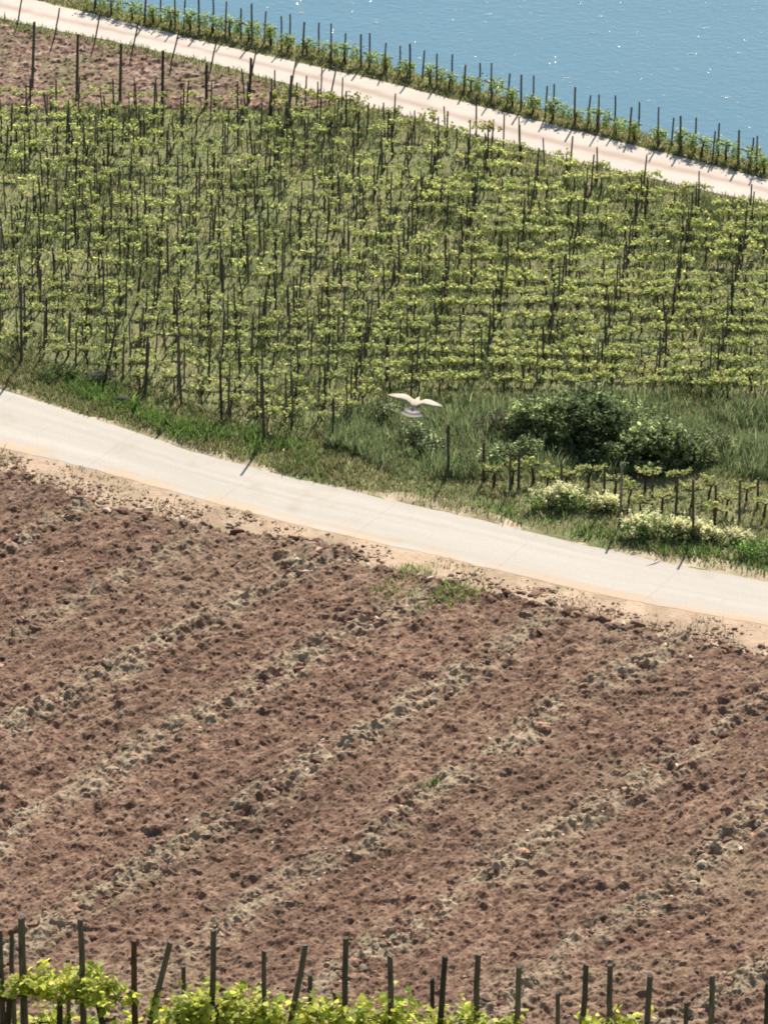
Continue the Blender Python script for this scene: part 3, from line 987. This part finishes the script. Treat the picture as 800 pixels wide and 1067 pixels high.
# ------------------------------------------------------------------ shrubs
def shrub(name, base, lobes, n, leaf, col, alt, pa, label, cat='shrub', group=None, flowers=None, mat=None):
    """lobes: (dx, dy, z, rx, ry, rz) ellipsoids filled with leaf clumps"""
    base = np.asarray(base, float)
    e = link(name, None, None, base)
    e.empty_display_size = .4
    tag(e, label, cat, group)
    g = np.random.default_rng(int(abs(base[0]) * 100) + n)
    cs = []
    tops = []
    stems = MB()
    vol = np.array([l[3] * l[4] * l[5] for l in lobes]); vol = vol / vol.sum()
    for l, f in zip(lobes, vol):
        nc = max(6, int(n * f / 14))
        d = g.normal(size=(nc, 3)); d /= np.linalg.norm(d, axis=1, keepdims=True)
        r = g.random(nc) ** .45
        r *= 1 + np.abs(g.normal(0, .2, nc)) * (g.random(nc) < .4)
        cc = np.array(l[:3]) + d * r[:, None] * np.array(l[3:])
        cc = cc[cc[:, 2] > .06]
        for c in cc:
            cs.append(c + g.normal(0, .085, (14, 3)))
            if c[2] > l[2] + .1 * l[5]: tops.append(c)
        for _ in range(3):
            q = np.array(l[:3]) + g.normal(0, .3, 3) * np.array(l[3:])
            s0 = np.array([l[0] * .5 + g.normal(0, .08), l[1] * .5 + g.normal(0, .08), -.1])
            stems.tube([s0, (s0 + q) / 2 + g.normal(0, .05, 3), q], [.035, .025, .012], (.05, .04, .032), 5)
    cs = np.concatenate(cs)
    cs[:, 2] = np.maximum(cs[:, 2], .03)
    clump = np.repeat(np.exp(g.normal(0, .45, (len(cs) + 13) // 14).clip(-1.2, .6)), 14)[:len(cs)]
    cols = mixcol(len(cs), col, .2, alt, pa, g) * clump[:, None]
    V, F, C = leaves(cs, leaf * g.uniform(.6, 1.3, len(cs)), cols, .35, LEAF4, g)
    link('foliage', mesh_data('shrub_foliage', V, F, mat or M_DARKLEAF, C), e)
    link('stems', stems.mesh('shrub_stems', M_BARK), e)
    if flowers and tops:
        nf, fs, fc = flowers
        tops = np.array(tops)
        back = tops[tops[:, 1] > -.02]
        tops = np.concatenate([back, back, back, back, tops]) if len(back) else tops
        k = g.integers(0, len(tops), nf)
        p = tops[k] + g.normal(0, .10, (nf, 3)) + np.array([0, 0, .07])
        pts = np.repeat(p, 6, 0) + g.normal(0, fs * .5, (nf * 6, 3))
        V, F, C = leaves(pts, fs, mixcol(len(pts), fc, .1, g=g), 1.2, LEAF4, g)
        link('blossoms', mesh_data('blossoms', V, F, M_FLOWER, C), e)
    return e


DK = (.115, .152, .062); DK2 = (.27, .30, .145)
shrub('shrub', G(566, 455), [(0, 0, .8, 1.1, .9, .75), (-.7, .2, .8, .7, .6, .6), (.7, .3, 1.0, .7, .7, .7), (-.2, -.3, .4, .9, .7, .5), (-1.2, .1, .35, .7, .5, .35), (.5, -.8, .3, .8, .5, .35)], 4400, .14, DK, DK2, .4,
      'dark shrub with a pale leafy shoulder, nearest the bird', group='dark shrubs in the hollow')
shrub('shrub', G(620, 470), [(0, 0, .95, 1.2, .9, .95), (-.1, .6, 1.55, .9, .7, .75), (-.8, .1, .7, .8, .7, .6), (.9, 0, .7, .8, .8, .7), (1.25, -.25, .55, .7, .6, .55), (.2, -1.0, .35, 1.3, .5, .4)], 5400, .14, DK, (.05, .07, .038), .35,
      'largest and highest dark shrub in the middle of the shrub clump', group='dark shrubs in the hollow')
shrub('shrub', G(684, 484), [(0, 0, .8, 1.0, .8, .8), (.7, .0, .65, .6, .6, .6), (-.7, .1, .7, .7, .7, .7), (.3, .4, 1.1, .7, .6, .5), (1.3, -.1, .45, .8, .55, .5), (-1.0, -.2, .5, .7, .6, .5), (-.2, -.8, .3, 1.0, .5, .35)], 4200, .14, DK, DK2, .35,
      'dark shrub with greyish leaf tips at the end of the clump above low vines', group='dark shrubs in the hollow')
shrub('bush', G(428, 462), [(0, 0, .45, .7, .6, .45), (.4, -.3, .3, .5, .5, .35)], 1100, .09, (.040, .062, .036), DK2, .4, 'small dark green bush directly below the flying bird')
shrub('bush', G(402, 440), [(0, 0, .4, .6, .5, .4)], 600, .09, (.048, .068, .038), DK2, .4, 'small grey green bush in the grass left of the bird')
shrub('bush', G(452, 472), [(0, 0, .35, .6, .5, .35)], 600, .09, (.040, .060, .034), DK2, .4, 'low dark bush in the tall grass beside a thin stake')
shrub('bush', G(512, 452), [(0, 0, .35, .8, .6, .4)], 800, .09, (.075, .07, .045), (.10, .09, .06), .4, 'brownish withered bush left of the dark shrubs')
shrub('bush', G(745, 470), [(0, 0, .35, .9, .6, .4)], 900, .09, (.055, .08, .038), DK2, .3, 'soft green bush right of the dark shrubs')
for i, (px, py, sc_, lb) in enumerate([(536, 478, 1.0, 'loose mid green bush at the near foot of the dark shrubs'),
                                   (652, 456, 2.0, 'loose leafy bush filling the gap between the two rounded dark shrubs'),
                                   (722, 486, .9, 'low grey green bush right of the last dark shrub, above the low vines'),
                                   (500, 486, .7, 'small loose bush between the two thin stakes in the tall grass')]):
    shrub('bush', G(px, py), [(0, 0, .32 * sc_, .8 * sc_, .5, .40 * sc_), (.5, .2, .4 * sc_, .5, .4, .35 * sc_), (-.6, -.1, .25, .5, .4, .3)], 1100, .11, (.14, .18, .075), (.25, .28, .14), .4, lb)
CRM = (.80, .77, .47)
shrub('flowering_shrub', G(588, 530), [(-.6, 0, .3, .8, .5, .42), (.1, .1, .35, .7, .5, .42), (.8, .0, .3, .7, .4, .35)], 1900, .085, (.11, .18, .05), (.16, .21, .07), .4,
      'cream flowering green bush behind the lane, left of its twin', 'flowering shrub', 'flowering bushes by the lane', (190, .08, CRM))
shrub('flowering_shrub', G(680, 560), [(-.5, 0, .35, .7, .5, .45), (.2, .1, .38, .7, .5, .42), (.9, -.1, .25, .6, .45, .32)], 1900, .085, (.10, .17, .045), (.15, .20, .07), .4,
      'rounded cream flowering bush with dotted white heads close to the lane', 'flowering shrub', 'flowering bushes by the lane', (200, .08, CRM))
shrub('flowering_shrub', G(733, 563), [(-.3, .1, .25, .7, .35, .25), (.5, -.1, .2, .6, .35, .2), (1.3, -.3, .2, .6, .35, .2)], 800, .08, (.10, .13, .045), (.12, .14, .05), .4,
      'flat strip of dense cream blossom right of the rounded bush', 'flowering shrub', 'flowering bushes by the lane', (380, .08, CRM))
shrub('flowering_shrub', G(630, 534), [(0, .1, .2, .6, .35, .22)], 400, .08, (.10, .13, .045), (.12, .14, .05), .4,
      'small pale blossom patch between the two flowering bushes', 'flowering shrub', 'flowering bushes by the lane', (150, .085, CRM))
shrub('bush', G(788, 580), [(0, 0, .25, .8, .5, .3)], 900, .085, (.09, .17, .035), (.13, .2, .05), .4, 'fresh green bush cut by the frame above the lane')
shrub('bush', G(60, 395), [(0, 0, .2, .8, .5, .28)], 700, .085, (.055, .095, .025), (.09, .12, .04), .4, 'low green bush at the lower vineyard edge by the lone stake')
shrub('bush', G(104, 400), [(0, 0, .22, .5, .4, .26)], 450, .08, (.085, .10, .075), (.11, .12, .09), .4, 'grey green tuft at the foot of the leaning edge stake')

# dark stone on the verge
m = MB()
p = G(129, 420)
g = np.random.default_rng(5)
st_v = ICO_V * (1 + g.normal(0, .12, (12, 1))) * np.array([.42, .34, .24])
st = link('stone', mesh_data('stone', st_v, ICO_F, M_CLOD, np.tile([.07, .062, .055], (12, 1)), False), None, (p[0], p[1], .1))
sm = st.modifiers.new('round', 'SUBSURF'); sm.levels = sm.render_levels = 2
tag(st, 'rounded dark stone lying on the verge above the lane', 'stone')


# ------------------------------------------------------------------ the bird
def make_bird():
    # one continuous loft from wing tip to wing tip through the body; y is forwards
    secs = [  # x, y_front, y_back, z, thickness
        (-.66, -.07, -.10, .125, .006), (-.60, -.01, -.13, .125, .010), (-.46, .06, -.17, .12, .016), (-.32, .12, -.17, .115, .022), (-.20, .13, -.15, .085, .030),
        (-.10, .10, -.15, .035, .045), (-.055, .14, -.20, .0, .085), (-.025, .25, -.26, -.005, .115), (0, .31, -.28, -.01, .125)]
    secs = secs + [(-s[0], s[1], s[2], s[3] * (1 if s[0] > -.3 else .82), s[4]) for s in secs[-2::-1]]
    prof = [(0, 0), (.12, .38), (.35, .5), (.65, .34), (1, 0), (.65, -.3), (.35, -.45), (.12, -.34)]
    V = []
    C = []
    for (x, yf, yb, z, th) in secs:
        for (u, w_) in prof:
            V.append((x, yf + (yb - yf) * u, z + th * w_))
            tip = max(0, (abs(x) - .46) / .2)
            C.append(np.array([.52, .45, .36]) * (1 - tip) + np.array([.34, .29, .24]) * tip)
    n = len(prof)
    F = [(i * n + k, i * n + (k + 1) % n, (i + 1) * n + (k + 1) % n, (i + 1) * n + k) for i in range(len(secs) - 1) for k in range(n)]
    root = link('gull', mesh_data('gull', V, [np.array(F), np.array([[k for k in range(n)], [(len(secs) - 1) * n + n - 1 - k for k in range(n)]])], M_BIRD, np.array(C), True))
    # spread tail fan with a dark band
    rings = [(.0, .03, (.58, .53, .49)), (.13, .19, (.60, .56, .52)), (.15, .215, (.24, .20, .165)), (.195, .265, (.24, .20, .165)), (.205, .275, (.58, .52, .42)), (.25, .31, (.58, .52, .42))]
    V = []; C = []; F = []
    k = 13
    for zo in (.008, -.008):
        for (r, hw, c) in rings:
            for j in range(k):
                t = (j / (k - 1) * 2 - 1)
                V.append((t * hw, -.22 - r * (1 - .45 * t * t) , -.02 - r * .35 + .03 * t * t + zo * (1 if 0 < r < .24 else .5))); C.append(c)
    q = len(rings) * k
    for i in range(len(rings) - 1):
        for j in range(k - 1):
            a = i * k + j
            F.append((a, a + 1, a + k + 1, a + k)); F.append((q + a, q + a + k, q + a + k + 1, q + a + 1))
    for j in range(k - 1):
        a = (len(rings) - 1) * k + j
        F.append((a, a + 1, q + a + 1, q + a))
    link('tail', mesh_data('tail', V, np.array(F), M_BIRD, np.array(C)), root)
    b = MB()
    b.tube([(0, .29, -.012), (0, .33, -.016), (0, .365, -.03)], [.018, .012, .003], (.55, .38, .08), 6)
    link('beak', b.mesh('beak', M_WOOD), root)
    return tag(root, 'pale cream bird gliding with raised wings and fanned banded tail', 'bird')


bird = make_bird()
bird.location = P(433, 420, 133.0)
bird.rotation_euler = (R(6), R(5), R(-16))
